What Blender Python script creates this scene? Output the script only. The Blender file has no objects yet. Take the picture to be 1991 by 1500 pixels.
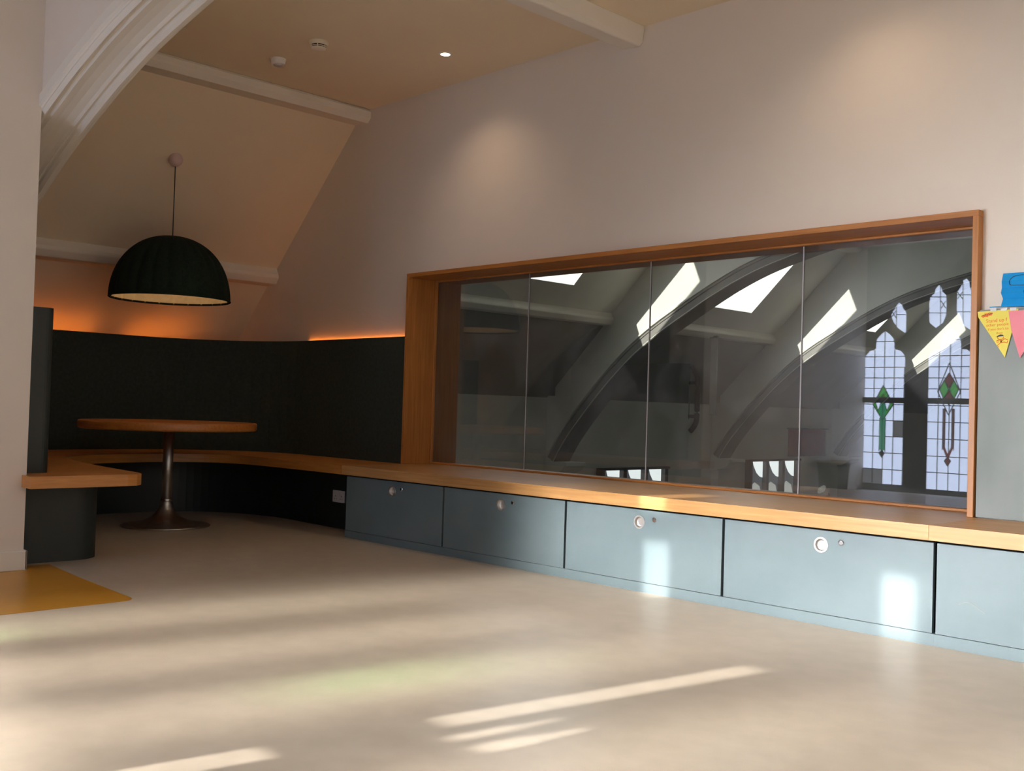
import bpy, bmesh, math, random
from mathutils import Vector, Matrix
from mathutils.geometry import tessellate_polygon
random.seed(7)
C = bpy.context.scene.collection
SC = bpy.context.scene
PI = math.pi

# ------------------------------------------------------------------ camera
cam = bpy.data.cameras.new('camera'); co = bpy.data.objects.new('camera', cam); C.objects.link(co)
def cam_axes(yaw, pitch, roll):
    cy, sy = math.cos(yaw), math.sin(yaw)
    f = Vector((-sy*math.cos(pitch), cy*math.cos(pitch), math.sin(pitch)))
    r0 = Vector((cy, sy, 0)); u0 = r0.cross(f)
    return math.cos(roll)*r0+math.sin(roll)*u0, -math.sin(roll)*r0+math.cos(roll)*u0, f
r_, u_, f_ = cam_axes(0.7946011, 0.02263301, 0.03063501)
co.matrix_world = Matrix(((r_.x, u_.x, -f_.x, 0), (r_.y, u_.y, -f_.y, 0), (r_.z, u_.z, -f_.z, 0.92), (0, 0, 0, 1)))
cam.sensor_width = 36; cam.lens = 2036.36/1991*36; cam.clip_start = .02; cam.clip_end = 200
SC.camera = co

# ------------------------------------------------------------------ world, sun, large lights, exposure
SC.view_settings.view_transform = 'Standard'; SC.view_settings.look = 'None'
SC.view_settings.gamma = 1; SC.view_settings.use_curve_mapping = False
SC.view_settings.exposure = 0.0
SC.cycles.max_bounces = 12; SC.cycles.diffuse_bounces = 6; SC.cycles.glossy_bounces = 5; SC.cycles.transparent_max_bounces = 16
SC.cycles.sample_clamp_indirect = 4.0; SC.cycles.caustics_reflective = False; SC.cycles.caustics_refractive = False
w = bpy.data.worlds.new('world'); SC.world = w; w.use_nodes = True
w.node_tree.nodes['Background'].inputs[0].default_value = (.72, .82, 1, 1)
w.node_tree.nodes['Background'].inputs[1].default_value = 1.5
SUN_D = Vector((.165, 1, -.40)).normalized()
sl = bpy.data.lights.new('sun', 'SUN'); sl.energy = 9.0; sl.angle = math.radians(.6); sl.color = (1, .95, .87)
so = bpy.data.objects.new('sun', sl); C.objects.link(so); so.rotation_euler = SUN_D.to_track_quat('-Z', 'Y').to_euler(); so.location = (-6, -8, 8)

WIN_Y = -1.10
def beam(x, z, sx, sz, p, col=(1, .93, .82), spread=11, d=SUN_D):
    """area lamp at the end window, for daylight scattered by its textured glass and for added fill; p is watts per square metre of glass"""
    l = bpy.data.lights.new('window_daylight_fill', 'AREA'); l.shape = 'RECTANGLE'; l.size = sx; l.size_y = sz
    l.energy = p*sx*sz; l.color = col; l.spread = math.radians(spread)
    o = bpy.data.objects.new('window_daylight_fill', l); C.objects.link(o)
    o.location = (x, WIN_Y+.06, z); o.rotation_euler = d.to_track_quat('-Z', 'Y').to_euler()
LANCETS = [(-5.45, .47), (-4.72, .47), (-3.99, .46), (-3.27, .42), (-2.28, .44), (-1.57, .46), (-.84, .46)]
K_BEAM, K_GAP, K_WIDE, K_RIGHT, K_PANE, K_ROOF, K_LED, K_DOWN, K_HALL, K_BULB = 5.4, 1.4, 17.5, 25.0, 6.8, .4, 19, 15, 4.8, 20
K_LOW = 70.0
for lx, lw in LANCETS[1:]: beam(lx, 1.0, lw, 1.6, K_BEAM, spread=10)
beam(-2.85, 1.0, 4.9, 1.6, K_GAP, spread=9)                      # added lamp over the whole window, filling the bands between lancets
beam(-2.6, 2.2, 4.7, .62, K_GAP*5.4, (1, .97, .94), spread=10)                     # tracery lights
beam(-2.85, .42, 4.9, .5, K_LOW, spread=12)                      # added low lamp; floor bounce out of view brightens ceiling and spandrel
beam(.62, 1.1, 1.9, 1.9, K_RIGHT, spread=16)                     # added lamp flooding the unseen right floor so its bounce lights the wall
D_WIDE = Vector((.36, 1, -.10)).normalized()
LANC_R = [(.10, .5), (.72, .5), (1.34, .5)]  # unseen lancets added on the right to carry extra light
for lx, lw in LANCETS[2:]+LANC_R: beam(lx, .92, lw, 1.5, K_WIDE, (.95, .97, 1), 52, D_WIDE)  # added wide fill lamps, turned toward the right-hand wall and cabinets
beam(-3.35, 1.32, .16, .20, K_BEAM*1.7, (.35, 1, .30), 8)
beam(-4.62, .92, .14, .16, K_BEAM*1.7, (.35, 1, .30), 8)

# ------------------------------------------------------------------ helpers
def link(o, parent=None):
    C.objects.link(o)
    if parent is not None: o.parent = parent
    return o
def mesh(name, bm, mat, parent=None, smooth=False, bevel=0, seg=2):
    bmesh.ops.recalc_face_normals(bm, faces=bm.faces)
    me = bpy.data.meshes.new(name); bm.to_mesh(me); bm.free()
    if mat: me.materials.append(mat)
    if smooth:
        for p in me.polygons: p.use_smooth = True
    o = bpy.data.objects.new(name, me); link(o, parent)
    if bevel:
        b = o.modifiers.new('bevel', 'BEVEL'); b.width = bevel; b.segments = seg; b.limit_method = 'ANGLE'; b.angle_limit = math.radians(40)
    return o
def thing(name, label, cat, loc=(0, 0, 0), group=None):
    o = bpy.data.objects.new(name, None); C.objects.link(o); o.location = loc; o.empty_display_size = .1
    o['label'] = label; o['category'] = cat
    if group: o['group'] = group
    return o
def tag(o, label, cat, group=None):
    o['label'] = label; o['category'] = cat
    if group: o['group'] = group
    return o
def struct(o, label=None):
    o['kind'] = 'structure'
    if label: o['label'] = label
    return o
def NB(): return bmesh.new()
def box(bm, x0, x1, y0, y1, z0, z1):
    v = [bm.verts.new((x, y, z)) for x in (x0, x1) for y in (y0, y1) for z in (z0, z1)]
    for a in ((0, 1, 3, 2), (4, 6, 7, 5), (0, 4, 5, 1), (2, 3, 7, 6), (0, 2, 6, 4), (1, 5, 7, 3)): bm.faces.new([v[i] for i in a])
    return bm
def BX(*a): return box(NB(), *a)
def prism(bm, pts, axis, a, b):
    """polygon in the plane perpendicular to axis, from a to b; pts are the two other coordinates in xyz order"""
    def P(p, t): return (t, p[0], p[1]) if axis == 'x' else (p[0], t, p[1]) if axis == 'y' else (p[0], p[1], t)
    A = [bm.verts.new(P(p, a)) for p in pts]; B = [bm.verts.new(P(p, b)) for p in pts]
    n = len(pts)
    for i in range(n): bm.faces.new((A[i], A[(i+1) % n], B[(i+1) % n], B[i]))
    if n <= 4:
        bm.faces.new(A[::-1]); bm.faces.new(B)
    else:
        for t in tessellate_polygon([[Vector((p[0], p[1], 0)) for p in pts]]):
            bm.faces.new([A[k] for k in t]); bm.faces.new([B[k] for k in t[::-1]])
    return bm
def lathe(bm, prof, c=(0, 0, 0), n=48, cap=True):
    rings = []
    for r, z in prof:
        rings.append([bm.verts.new((c[0]+r*math.cos(2*PI*k/n), c[1]+r*math.sin(2*PI*k/n), c[2]+z)) for k in range(n)])
    for a, b in zip(rings, rings[1:]):
        for k in range(n): bm.faces.new((a[k], a[(k+1) % n], b[(k+1) % n], b[k]))
    if cap:
        bm.faces.new(rings[0]); bm.faces.new(rings[-1])
    return bm
def tube(bm, pts, r, n=8, cap=True):
    pts = [Vector(p) for p in pts]; rings = []
    for i, p in enumerate(pts):
        d = (pts[min(i+1, len(pts)-1)]-pts[max(i-1, 0)]).normalized()
        a = d.cross(Vector((0, 0, 1)));
        if a.length < 1e-4: a = d.cross(Vector((0, 1, 0)))
        a.normalize(); b = d.cross(a)
        rings.append([bm.verts.new(p+r*(math.cos(2*PI*k/n)*a+math.sin(2*PI*k/n)*b)) for k in range(n)])
    for a, b in zip(rings, rings[1:]):
        for k in range(n): bm.faces.new((a[k], a[(k+1) % n], b[(k+1) % n], b[k]))
    if cap: bm.faces.new(rings[0]); bm.faces.new(rings[-1])
    return bm
def catmull(pts, n=8):
    out = []
    for i in range(len(pts)-1):
        p0, p1, p2, p3 = pts[max(i-1, 0)], pts[i], pts[i+1], pts[min(i+2, len(pts)-1)]
        for k in range(n):
            t = k/n
            out.append(tuple(.5*(2*b+(c-a)*t+(2*a-5*b+4*c-d)*t*t+(3*b-a-3*c+d)*t**3) for a, b, c, d in zip(p0, p1, p2, p3)))
    out.append(tuple(pts[-1])); return out
def offset2(path, d):
    out = []
    for i, p in enumerate(path):
        a = Vector(path[max(i-1, 0)]); b = Vector(path[min(i+1, len(path)-1)])
        t = (b-a).normalized(); out.append((p[0]-t.y*d, p[1]+t.x*d))
    return out
def ribbon(path, d, z0, z1):
    """an upright sheet along a plan path, d thick to the left of it"""
    q = offset2(path, d); bm = NB()
    V = [[bm.verts.new((p[0], p[1], z)) for p in pp] for pp in (path, q) for z in (z0, z1)]
    a0, a1, b0, b1 = V; n = len(path)
    for i in range(n-1):
        bm.faces.new((a0[i], a0[i+1], a1[i+1], a1[i])); bm.faces.new((b0[i], b1[i], b1[i+1], b0[i+1]))
        bm.faces.new((a1[i], a1[i+1], b1[i+1], b1[i])); bm.faces.new((a0[i], b0[i], b0[i+1], a0[i+1]))
    for i in (0, n-1): bm.faces.new((a0[i], a1[i], b1[i], b0[i]))
    return bm
def grid_sheet(bm, us, vs, holes, P):
    us = sorted(set([round(u, 4) for u in us]+[round(h, 4) for H in holes for h in H[:2]]))
    vs = sorted(set([round(v, 4) for v in vs]+[round(h, 4) for H in holes for h in H[2:]]))
    V = {}
    def g(u, v):
        if (u, v) not in V: V[(u, v)] = bm.verts.new(P(u, v))
        return V[(u, v)]
    for a, b in zip(us, us[1:]):
        for c, d in zip(vs, vs[1:]):
            m, k = (a+b)/2, (c+d)/2
            if any(H[0] < m < H[1] and H[2] < k < H[3] for H in holes): continue
            bm.faces.new((g(a, c), g(b, c), g(b, d), g(a, d)))
    return bm

# ------------------------------------------------------------------ materials
def principled(name, col, rough=.5, metal=0, spec=.5, coat=0):
    m = bpy.data.materials.new(name); m.use_nodes = True
    b = m.node_tree.nodes['Principled BSDF']
    b.inputs['Base Color'].default_value = (*col, 1); b.inputs['Roughness'].default_value = rough
    b.inputs['Metallic'].default_value = metal; b.inputs['Specular IOR Level'].default_value = spec
    b.inputs['Coat Weight'].default_value = coat
    return m
def N(m, t, **kw):
    n = m.node_tree.nodes.new(t)
    for k, v in kw.items(): setattr(n, k, v)
    return n
def mottled(name, c1, c2, scale=4, rough=.5, bump=0, bscale=60, stretch=(1, 1, 1), detail=6, spec=.5, rvar=0, lo=.35, hi=.65):
    m = principled(name, c1, rough, spec=spec); nt = m.node_tree; L = nt.links.new; b = nt.nodes['Principled BSDF']
    tc = N(m, 'ShaderNodeTexCoord'); mp = N(m, 'ShaderNodeMapping'); mp.inputs['Scale'].default_value = stretch
    L(tc.outputs['Object'], mp.inputs[0])
    nz = N(m, 'ShaderNodeTexNoise'); nz.inputs['Scale'].default_value = scale; nz.inputs['Detail'].default_value = detail
    L(mp.outputs[0], nz.inputs['Vector'])
    r = N(m, 'ShaderNodeValToRGB'); r.color_ramp.elements[0].position = lo; r.color_ramp.elements[1].position = hi
    r.color_ramp.elements[0].color = (*c1, 1); r.color_ramp.elements[1].color = (*c2, 1)
    L(nz.outputs['Fac'], r.inputs[0]); L(r.outputs[0], b.inputs['Base Color'])
    if rvar:
        mr = N(m, 'ShaderNodeMapRange'); mr.inputs[3].default_value = rough-rvar; mr.inputs[4].default_value = rough+rvar
        L(nz.outputs['Fac'], mr.inputs[0]); L(mr.outputs[0], b.inputs['Roughness'])
    if bump:
        n2 = N(m, 'ShaderNodeTexNoise'); n2.inputs['Scale'].default_value = bscale; n2.inputs['Detail'].default_value = 4
        L(mp.outputs[0], n2.inputs['Vector'])
        bp = N(m, 'ShaderNodeBump'); bp.inputs['Strength'].default_value = bump; bp.inputs['Distance'].default_value = .01
        L(n2.outputs['Fac'], bp.inputs['Height']); L(bp.outputs[0], b.inputs['Normal'])
    return m
def wood(name, c1, c2, along='x', rough=.38, scale=1.0, spec=.5):
    """oak: long streaked grain plus finer pores"""
    st = {'x': (1.2, 26, 26), 'y': (26, 1.2, 26), 'z': (26, 26, 1.2), 'h': (2.2, 2.2, 30)}[along]
    m = principled(name, c1, rough, spec=spec); nt = m.node_tree; L = nt.links.new; b = nt.nodes['Principled BSDF']
    tc = N(m, 'ShaderNodeTexCoord'); mp = N(m, 'ShaderNodeMapping'); mp.inputs['Scale'].default_value = [s*scale for s in st]
    L(tc.outputs['Object'], mp.inputs[0])
    nz = N(m, 'ShaderNodeTexNoise'); nz.inputs['Scale'].default_value = 2.2; nz.inputs['Detail'].default_value = 8; nz.inputs['Distortion'].default_value = .6
    L(mp.outputs[0], nz.inputs['Vector'])
    r = N(m, 'ShaderNodeValToRGB'); r.color_ramp.elements[0].position = .30; r.color_ramp.elements[1].position = .70
    r.color_ramp.elements[0].color = (*c2, 1); r.color_ramp.elements[1].color = (*c1, 1)
    L(nz.outputs['Fac'], r.inputs[0])
    nb = N(m, 'ShaderNodeTexNoise'); nb.inputs['Scale'].default_value = 2.0; nb.inputs['Detail'].default_value = 2
    L(tc.outputs['Object'], nb.inputs['Vector'])
    mx = N(m, 'ShaderNodeMix', data_type='RGBA', blend_type='MULTIPLY'); mx.inputs[0].default_value = .35
    L(r.outputs[0], mx.inputs[6]); L(nb.outputs['Fac'], mx.inputs[7]); L(mx.outputs[2], b.inputs['Base Color'])
    bp = N(m, 'ShaderNodeBump'); bp.inputs['Strength'].default_value = .08; bp.inputs['Distance'].default_value = .004
    L(nz.outputs['Fac'], bp.inputs['Height']); L(bp.outputs[0], b.inputs['Normal'])
    return m
def emit(name, col, s):
    m = bpy.data.materials.new(name); m.use_nodes = True; nt = m.node_tree; nt.nodes.remove(nt.nodes['Principled BSDF'])
    e = N(m, 'ShaderNodeEmission'); e.inputs[0].default_value = (*col, 1); e.inputs[1].default_value = s
    nt.links.new(e.outputs[0], nt.nodes['Material Output'].inputs[0]); return m
def glow_clear(name, col, s):
    """rooflight glass: lets the sun through and shows the bright sky"""
    m = emit(name, col, s); nt = m.node_tree; e = [n for n in nt.nodes if n.type == 'EMISSION'][0]
    t = N(m, 'ShaderNodeBsdfTransparent'); a = N(m, 'ShaderNodeAddShader')
    nt.links.new(e.outputs[0], a.inputs[0]); nt.links.new(t.outputs[0], a.inputs[1]); nt.links.new(a.outputs[0], nt.nodes['Material Output'].inputs[0]); return m
def glazing(name, tint, r0):
    m = bpy.data.materials.new(name); m.use_nodes = True; nt = m.node_tree; nt.nodes.remove(nt.nodes['Principled BSDF']); L = nt.links.new
    t = N(m, 'ShaderNodeBsdfTransparent'); t.inputs[0].default_value = (*tint, 1)
    g = N(m, 'ShaderNodeBsdfGlossy'); g.inputs['Roughness'].default_value = 0.0
    ge = N(m, 'ShaderNodeNewGeometry'); d = N(m, 'ShaderNodeVectorMath', operation='DOT_PRODUCT')
    L(ge.outputs['Normal'], d.inputs[0]); L(ge.outputs['Incoming'], d.inputs[1])
    a = N(m, 'ShaderNodeMath', operation='ABSOLUTE'); L(d.outputs['Value'], a.inputs[0])
    s = N(m, 'ShaderNodeMath', operation='SUBTRACT'); s.inputs[0].default_value = 1; L(a.outputs[0], s.inputs[1])
    p = N(m, 'ShaderNodeMath', operation='POWER'); L(s.outputs[0], p.inputs[0]); p.inputs[1].default_value = 5
    k = N(m, 'ShaderNodeMath', operation='MULTIPLY_ADD'); L(p.outputs[0], k.inputs[0]); k.inputs[1].default_value = .95-r0; k.inputs[2].default_value = r0
    mx = N(m, 'ShaderNodeMixShader'); L(k.outputs[0], mx.inputs[0]); L(t.outputs[0], mx.inputs[1]); L(g.outputs[0], mx.inputs[2])
    # a thin film of dust and finger smears on the pane
    tc = N(m, 'ShaderNodeTexCoord'); n1 = N(m, 'ShaderNodeTexNoise'); n1.inputs['Scale'].default_value = 2.6; n1.inputs['Detail'].default_value = 9; n1.inputs['Distortion'].default_value = 1.2
    L(tc.outputs['Object'], n1.inputs['Vector'])
    mr = N(m, 'ShaderNodeMapRange'); mr.inputs[1].default_value = .42; mr.inputs[2].default_value = .80; mr.inputs[3].default_value = .016; mr.inputs[4].default_value = .075
    L(n1.outputs['Fac'], mr.inputs[0])
    df = N(m, 'ShaderNodeBsdfDiffuse'); df.inputs[0].default_value = (.80, .86, .95, 1)
    m2 = N(m, 'ShaderNodeMixShader'); L(mr.outputs[0], m2.inputs[0]); L(mx.outputs[0], m2.inputs[1]); L(df.outputs[0], m2.inputs[2])
    L(m2.outputs[0], nt.nodes['Material Output'].inputs[0]); return m

M_wall = mottled('wall_paint', (.775, .705, .63), (.805, .735, .66), 1.5, .62, .04, 180, spec=.25)
M_ceil = mottled('ceiling_paint', (.81, .695, .52), (.84, .725, .55), 1.5, .8, .03, 160, spec=.2)
M_trim = mottled('trim_paint', (.80, .76, .68), (.83, .79, .71), 2, .5, spec=.35)
M_hallwall = mottled('hall_plaster', (.70, .69, .63), (.75, .74, .68), 1.2, .8, .05, 90, spec=.2)
M_stone = mottled('hall_stone', (.22, .215, .20), (.30, .29, .27), 3, .8, .1, 50, spec=.2)
M_floor = mottled('beige_lino', (.525, .455, .37), (.575, .50, .41), 9, .33, .015, 120, (1, 1.0, 1), 10, spec=.5, rvar=.03)
M_yellow = mottled('ochre_lino', (.53, .255, .03), (.59, .295, .04), 4, .34, 0, spec=.45)
M_teal = mottled('teal_lacquer', (.124, .170, .188), (.150, .198, .217), 2.2, .42, .01, 300, (1, 1, 1.3), 8, spec=.5, rvar=.06)
M_felt = mottled('dark_green_felt', (.028, .038, .034), (.037, .049, .044), 40, .9, .25, 500, spec=.15)
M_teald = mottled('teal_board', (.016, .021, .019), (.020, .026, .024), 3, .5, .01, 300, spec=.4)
M_pin = mottled('grey_green_lino', (.235, .268, .262), (.285, .315, .308), 4, .55, .02, 200, (1, 1, .6), 9, spec=.35)
M_oak = wood('oak_worktop', (.69, .385, .155), (.53, .27, .092), 'x', .30)
M_oakf = wood('oak_frame', (.61, .255, .062), (.46, .17, .036), 'x', .4)
M_oakz = wood('oak_frame_upright', (.61, .255, .062), (.46, .17, .036), 'z', .4)
M_oakt = wood('oak_table', (.64, .25, .060), (.47, .165, .035), 'x', .35)
M_steel = mottled('brushed_steel', (.46, .44, .41), (.54, .52, .48), 30, .40, 0, 1, (1, 1, .05)); M_steel.node_tree.nodes['Principled BSDF'].inputs['Metallic'].default_value = 1
M_chrome = principled('polished_chrome', (.80, .79, .77), .16, 1)
M_pull = mottled('satin_steel', (.78, .76, .73), (.84, .82, .79), 20, .34); M_pull.node_tree.nodes['Principled BSDF'].inputs['Metallic'].default_value = 1
M_black = principled('black_gap', (.008, .008, .008), .9, spec=.1)
M_cord = principled('black_cord', (.012, .012, .012), .6)
M_white = mottled('white_plastic', (.78, .76, .75), (.82, .80, .79), 3, .4)
M_cream = mottled('cream_plastic', (.80, .72, .58), (.84, .76, .62), 3, .45)
M_dark = principled('dark_plastic', (.03, .03, .032), .5)
M_shade = mottled('felt_shade', (.008, .014, .010), (.013, .020, .015), 60, .95, .2, 400, spec=.1)
M_shadein = mottled('pale_felt_lining', (.70, .58, .40), (.76, .64, .46), 30, .9, .1, 300, spec=.1)
M_glass = glazing('clear_glass', (.82, .84, .82), .095)
M_joint = principled('silicone_joint', (.55, .55, .60), .25)
M_sky = glow_clear('rooflight_glass', (.93, .96, 1), K_HALL)
M_lanc = emit('obscured_window_glass', (.64, .73, 1), K_PANE)
M_lanc_dim = emit('obscured_glass_dim', (.75, .82, 1), .6)  # dimmed copy of the window glass; lamps in front carry its light
M_lancd = emit('darker_window_glass', (.62, .62, .68), .9)  # a few panes with a weaker, greyer glow
M_lead = principled('lead_came', (.02, .02, .022), .6)
M_grn = emit('green_stained_glass', (.12, .85, .16), 1.8)
M_teal_g = emit('teal_stained_glass', (.08, .75, .42), 1.6)
M_red = emit('red_stained_glass', (.55, .07, .08), .9)
M_rose = emit('rose_stained_glass', (.55, .30, .32), 1.0)
M_led = emit('amber_led', (1, .24, .022), K_LED)
M_down = emit('downlight_lens', (1, .86, .66), 14)
M_bulb = emit('warm_bulb', (1, .72, .42), K_BULB)
M_yel = mottled('yellow_card', (.82, .70, .13), (.86, .74, .17), 8, .8, spec=.2)
M_pink = mottled('pink_card', (.80, .25, .31), (.84, .29, .35), 8, .8, spec=.2)
M_blue = mottled('blue_card', (.010, .28, .66), (.015, .31, .72), 6, .75, spec=.2)
M_ink = principled('orange_ink', (.80, .20, .02), .7)
M_inkd = principled('dark_ink', (.02, .025, .05), .7)
M_tape = principled('clear_tape', (.75, .76, .78), .15)
M_feather = mottled('white_feather', (.80, .80, .78), (.85, .85, .83), 10, .8)
M_cork = principled('cork', (.6, .45, .28), .8)
M_slope_low = mottled('dark_lower_slope', (.20, .20, .18), (.26, .26, .235), 2, .85)
M_dstone = mottled('dark_stone', (.07, .07, .072), (.10, .10, .10), 4, .85)
M_redcloth = mottled('red_cloth', (.26, .028, .032), (.32, .035, .04), 5, .9)

# ------------------------------------------------------------------ sections of the building
XC = -3.30                                         # middle of the nave
def slope_z(x): return 1.542+.982*(x+8.397) if x <= XC else slope_z(2*XC-x)
ZC = 3.218; XL = -8.85; XR = 2*XC-XL
X_KN = -8.397+(ZC-1.542)/.982                      # where the left slope meets the flat ceiling
def roof(x): return min(ZC, slope_z(x))
YW = 4.84; YW2 = 5.30                              # the partition with the internal window

# floor
fl = mesh('floor', BX(XL, XR, WIN_Y-.05, YW2, -.08, 0), M_floor); struct(fl, 'beige marbled linoleum floor in front of the teal cabinets')
inl = []
for k in range(7):
    a = -k*PI/12; inl.append((-4.66+.07*math.cos(PI/2+a), 2.09+.07*math.sin(PI/2+a)))
inl = [(-5.82, 2.23), (-5.3, 2.19)]+inl+[(-4.57, .2), (-5.70, .2), (-5.70, 2.05), (-5.82, 2.05)]
yi = mesh('floor_inlay', prism(NB(), inl, 'z', 0, .0012), M_yellow); struct(yi, 'ochre yellow linoleum path with rounded corner beside the white pier')

# the partition wall ahead
wb = NB()
FX0, FX1, FZ1 = -6.013, -1.902, 1.888
prism(wb, [(XL, 0), (FX0, 0), (FX0, ZC), (X_KN, ZC), (XL, roof(XL))], 'y', YW, YW2)
prism(wb, [(FX0, FZ1), (FX1, FZ1), (FX1, ZC), (FX0, ZC)], 'y', YW, YW2)
prism(wb, [(FX0, 0), (FX1, 0), (FX1, .42), (FX0, .42)], 'y', YW, YW2)
prism(wb, [(FX1, 0), (XR, 0), (XR, roof(XR)), (2*XC-X_KN, ZC), (FX1, ZC)], 'y', YW, YW2)
struct(mesh('wall_back', wb, M_wall), 'off-white gable partition above the internal window')

# side walls of this room
struct(mesh('wall_left', BX(-6.10, -5.70, WIN_Y, 2.05, 0, ZC), M_wall), 'white pier beside the booth seat')
bb = NB(); box(bb, -5.70, -5.684, WIN_Y, 2.066, 0, .105); box(bb, -5.82, -5.684, 2.05, 2.066, 0, .105)
struct(mesh('baseboard_left', bb, M_trim, bevel=.006), 'white skirting at the foot of the pier')
struct(mesh('wall_right', BX(XR, XR+.1, WIN_Y, YW, 0, 1.2), M_wall), 'white low side wall under the roof slope')
struct(mesh('wall_side', BX(XL-.1, XL, WIN_Y, YW, 0, 1.15), M_wall), 'white low wall behind the booth')

# ceiling and roof slopes of this room
RL_R = [(-.4, 1.5), (2.75, 4.45)]                   # rooflights in the right-hand slope
cb = NB()
prism(cb, [(X_KN, ZC), (2*XC-X_KN, ZC), (2*XC-X_KN, ZC+.08), (X_KN, ZC+.08)], 'y', WIN_Y, YW)
struct(mesh('ceiling', cb, M_ceil), 'flat cream ceiling with downlight and detectors')
def slope_sheet(name, left, y0, y1, holes, mat, label, depth=.30, pane=None):
    bm = NB()
    def P(x, y, d=0):
        X = x if left else 2*XC-x
        nx, nz = -.7007, .7135
        return ((x+nx*d) if left else 2*XC-(x+nx*d), y, slope_z(x)+nz*d)
    grid_sheet(bm, [XL-.05, X_KN], [y0, y1], holes, lambda u, v: P(u, v))
    for (a, b, c, d) in holes:                      # shaft sides
        q = [(a, c), (b, c), (b, d), (a, d)]
        for i in range(4):
            p, r = q[i], q[(i+1) % 4]
            bm.faces.new([bm.verts.new(P(*p)), bm.verts.new(P(*r)), bm.verts.new(P(*r, depth)), bm.verts.new(P(*p, depth))])
    # outer roof covering
    grid_sheet(bm, [XL-.25, X_KN+.1], [y0, y1], holes, lambda u, v: P(u, v, depth))
    o = struct(mesh(name, bm, mat), label)
    for h in holes:
        a, b, c, d = h; pb = NB()
        pb.faces.new([pb.verts.new(P(*t, depth-.02)) for t in ((a, c), (b, c), (b, d), (a, d))])
        mesh('pane', pb, pane or M_sky, o)
    return o
slope_sheet('ceiling_left', True, WIN_Y, YW, [], M_ceil, 'cream sloped ceiling over the booth')
slope_sheet('ceiling_right', False, WIN_Y, YW, [(-8.2, -6.95, a, b) for a, b in RL_R], M_ceil, 'cream sloped ceiling with rooflights', pane=glow_clear('rooflight_glass_near', (1, .97, .92), K_ROOF))

# arch curve (x, z) of the nave arches, left half, foot to crown
ARCH = [(-8.72, .30), (-8.5, .62), (-8.02, 1.14), (-7.6, 1.52), (-7.25, 1.77), (-6.93, 1.955), (-6.43, 2.22), (-5.96, 2.42), (-5.4, 2.58), (-4.85, 2.69), (-4.1, 2.78), (XC, 2.81)]
ARCH1 = [(-8.72, .25), (-8.4, .66), (-7.9, 1.16), (-7.4, 1.56), (-6.9, 1.81), (-6.41, 2.075), (-6.03, 2.26), (-5.6, 2.43), (-5.2, 2.565), (-4.75, 2.68), (-4.1, 2.785), (XC, 2.80)]
def full(a, n=5):
    h = catmull(a, n); return h+[(2*XC-x, z) for x, z in h[::-1][1:]]
def arch_wall(name, curve, y0, y1, mat, label, zfoot=0):
    c = full(curve); bm = NB(); A = []
    for (x, z) in c:
        top = roof(max(min(x, XR), XL)); z = min(z, top-.005)
        A.append([bm.verts.new((x, y, zz)) for y in (y0, y1) for zz in (z, top)])
    for a, b in zip(A, A[1:]):
        bm.faces.new((a[0], b[0], b[1], a[1])); bm.faces.new((a[2], a[3], b[3], b[2])); bm.faces.new((a[0], a[2], b[2], b[0]))
    for s in (0, -1):
        x, z = c[s]; e = XL if s == 0 else XR
        box(bm, min(x, e), max(x, e), y0, y1, zfoot, roof(e))
    return struct(mesh(name, bm, mat), label)
PROF = [(.0, .112), (-.014, .106), (-.016, .052), (-.004, .044), (.004, .030), (.020, .014), (.034, .020), (.044, .034), (.052, .030), (.060, .018), (.10, .026), (.14, .028), (.18, .022), (.196, .012), (.204, .022), (.214, .022), (.220, .006), (.238, -.006), (.256, -.002), (.266, .010), (.280, .012), (.280, .10)]
def arch_ring(curve, y0, mat, parent, prof=PROF, scale=1.0):
    c = full(curve); bm = NB(); R = []
    for i, p in enumerate(c):
        a = Vector(c[max(i-1, 0)]); b = Vector(c[min(i+1, len(c)-1)]); t = (b-a).normalized(); n = Vector((-t.y, t.x))
        R.append([bm.verts.new((p[0]+n.x*q*scale, y0+yy*scale, p[1]+n.y*q*scale)) for yy, q in prof])
    for a, b in zip(R, R[1:]):
        for k in range(len(prof)-1): bm.faces.new((a[k], b[k], b[k+1], a[k+1]))
    return mesh('arch_moulding', bm, mat, parent)
aw = arch_wall('wall_middle', [(x, z+.035) for x, z in ARCH1], 2.05, 2.325, M_wall, 'white spandrel wall above the moulded plaster arch')
arch_ring(ARCH1, 2.05, M_trim, aw)

# purlins and ceiling beam of this room
def purlin(name, pts, y0, y1, mat, label, bev=.008):
    return struct(mesh(name, prism(NB(), pts, 'y', y0, y1), mat, bevel=bev), label)
P1 = [(-6.80, 3.125), (-6.62, 3.112), (-6.583, 3.15), (-6.583, 3.198), (-6.60, 3.206), (-6.60, 3.215), (-6.66, 3.218), (-6.80, 3.218)]
P2 = [(-8.02, 1.925), (-7.862, 1.932), (-7.822, 1.985), (-7.825, 2.012), (-7.845, 2.04), (-7.862, 2.072), (-7.95, 2.05)]
P3 = [(-4.17, 3.22), (-4.165, 3.185), (-4.09, 3.165), (-4.06, 3.115), (-3.93, 3.103), (-3.905, 3.128), (-3.893, 3.22)]
for i, (pp, lab) in enumerate(((P1, 'cream purlin beam where the slope meets the flat ceiling'), (P2, 'cream lower purlin beam behind the pendant lamp'), (P3, 'cream boxed ceiling beam above the internal window'))):
    purlin('trim_%d' % (i+1), pp, 2.325, YW, M_trim, lab)
for i, pp in enumerate((P1, P2)):
    purlin('trim_%d' % (i+4), [(2*XC-x, z) for x, z in pp], 2.325, YW, M_trim, 'cream purlin beam on the opposite slope')

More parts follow.
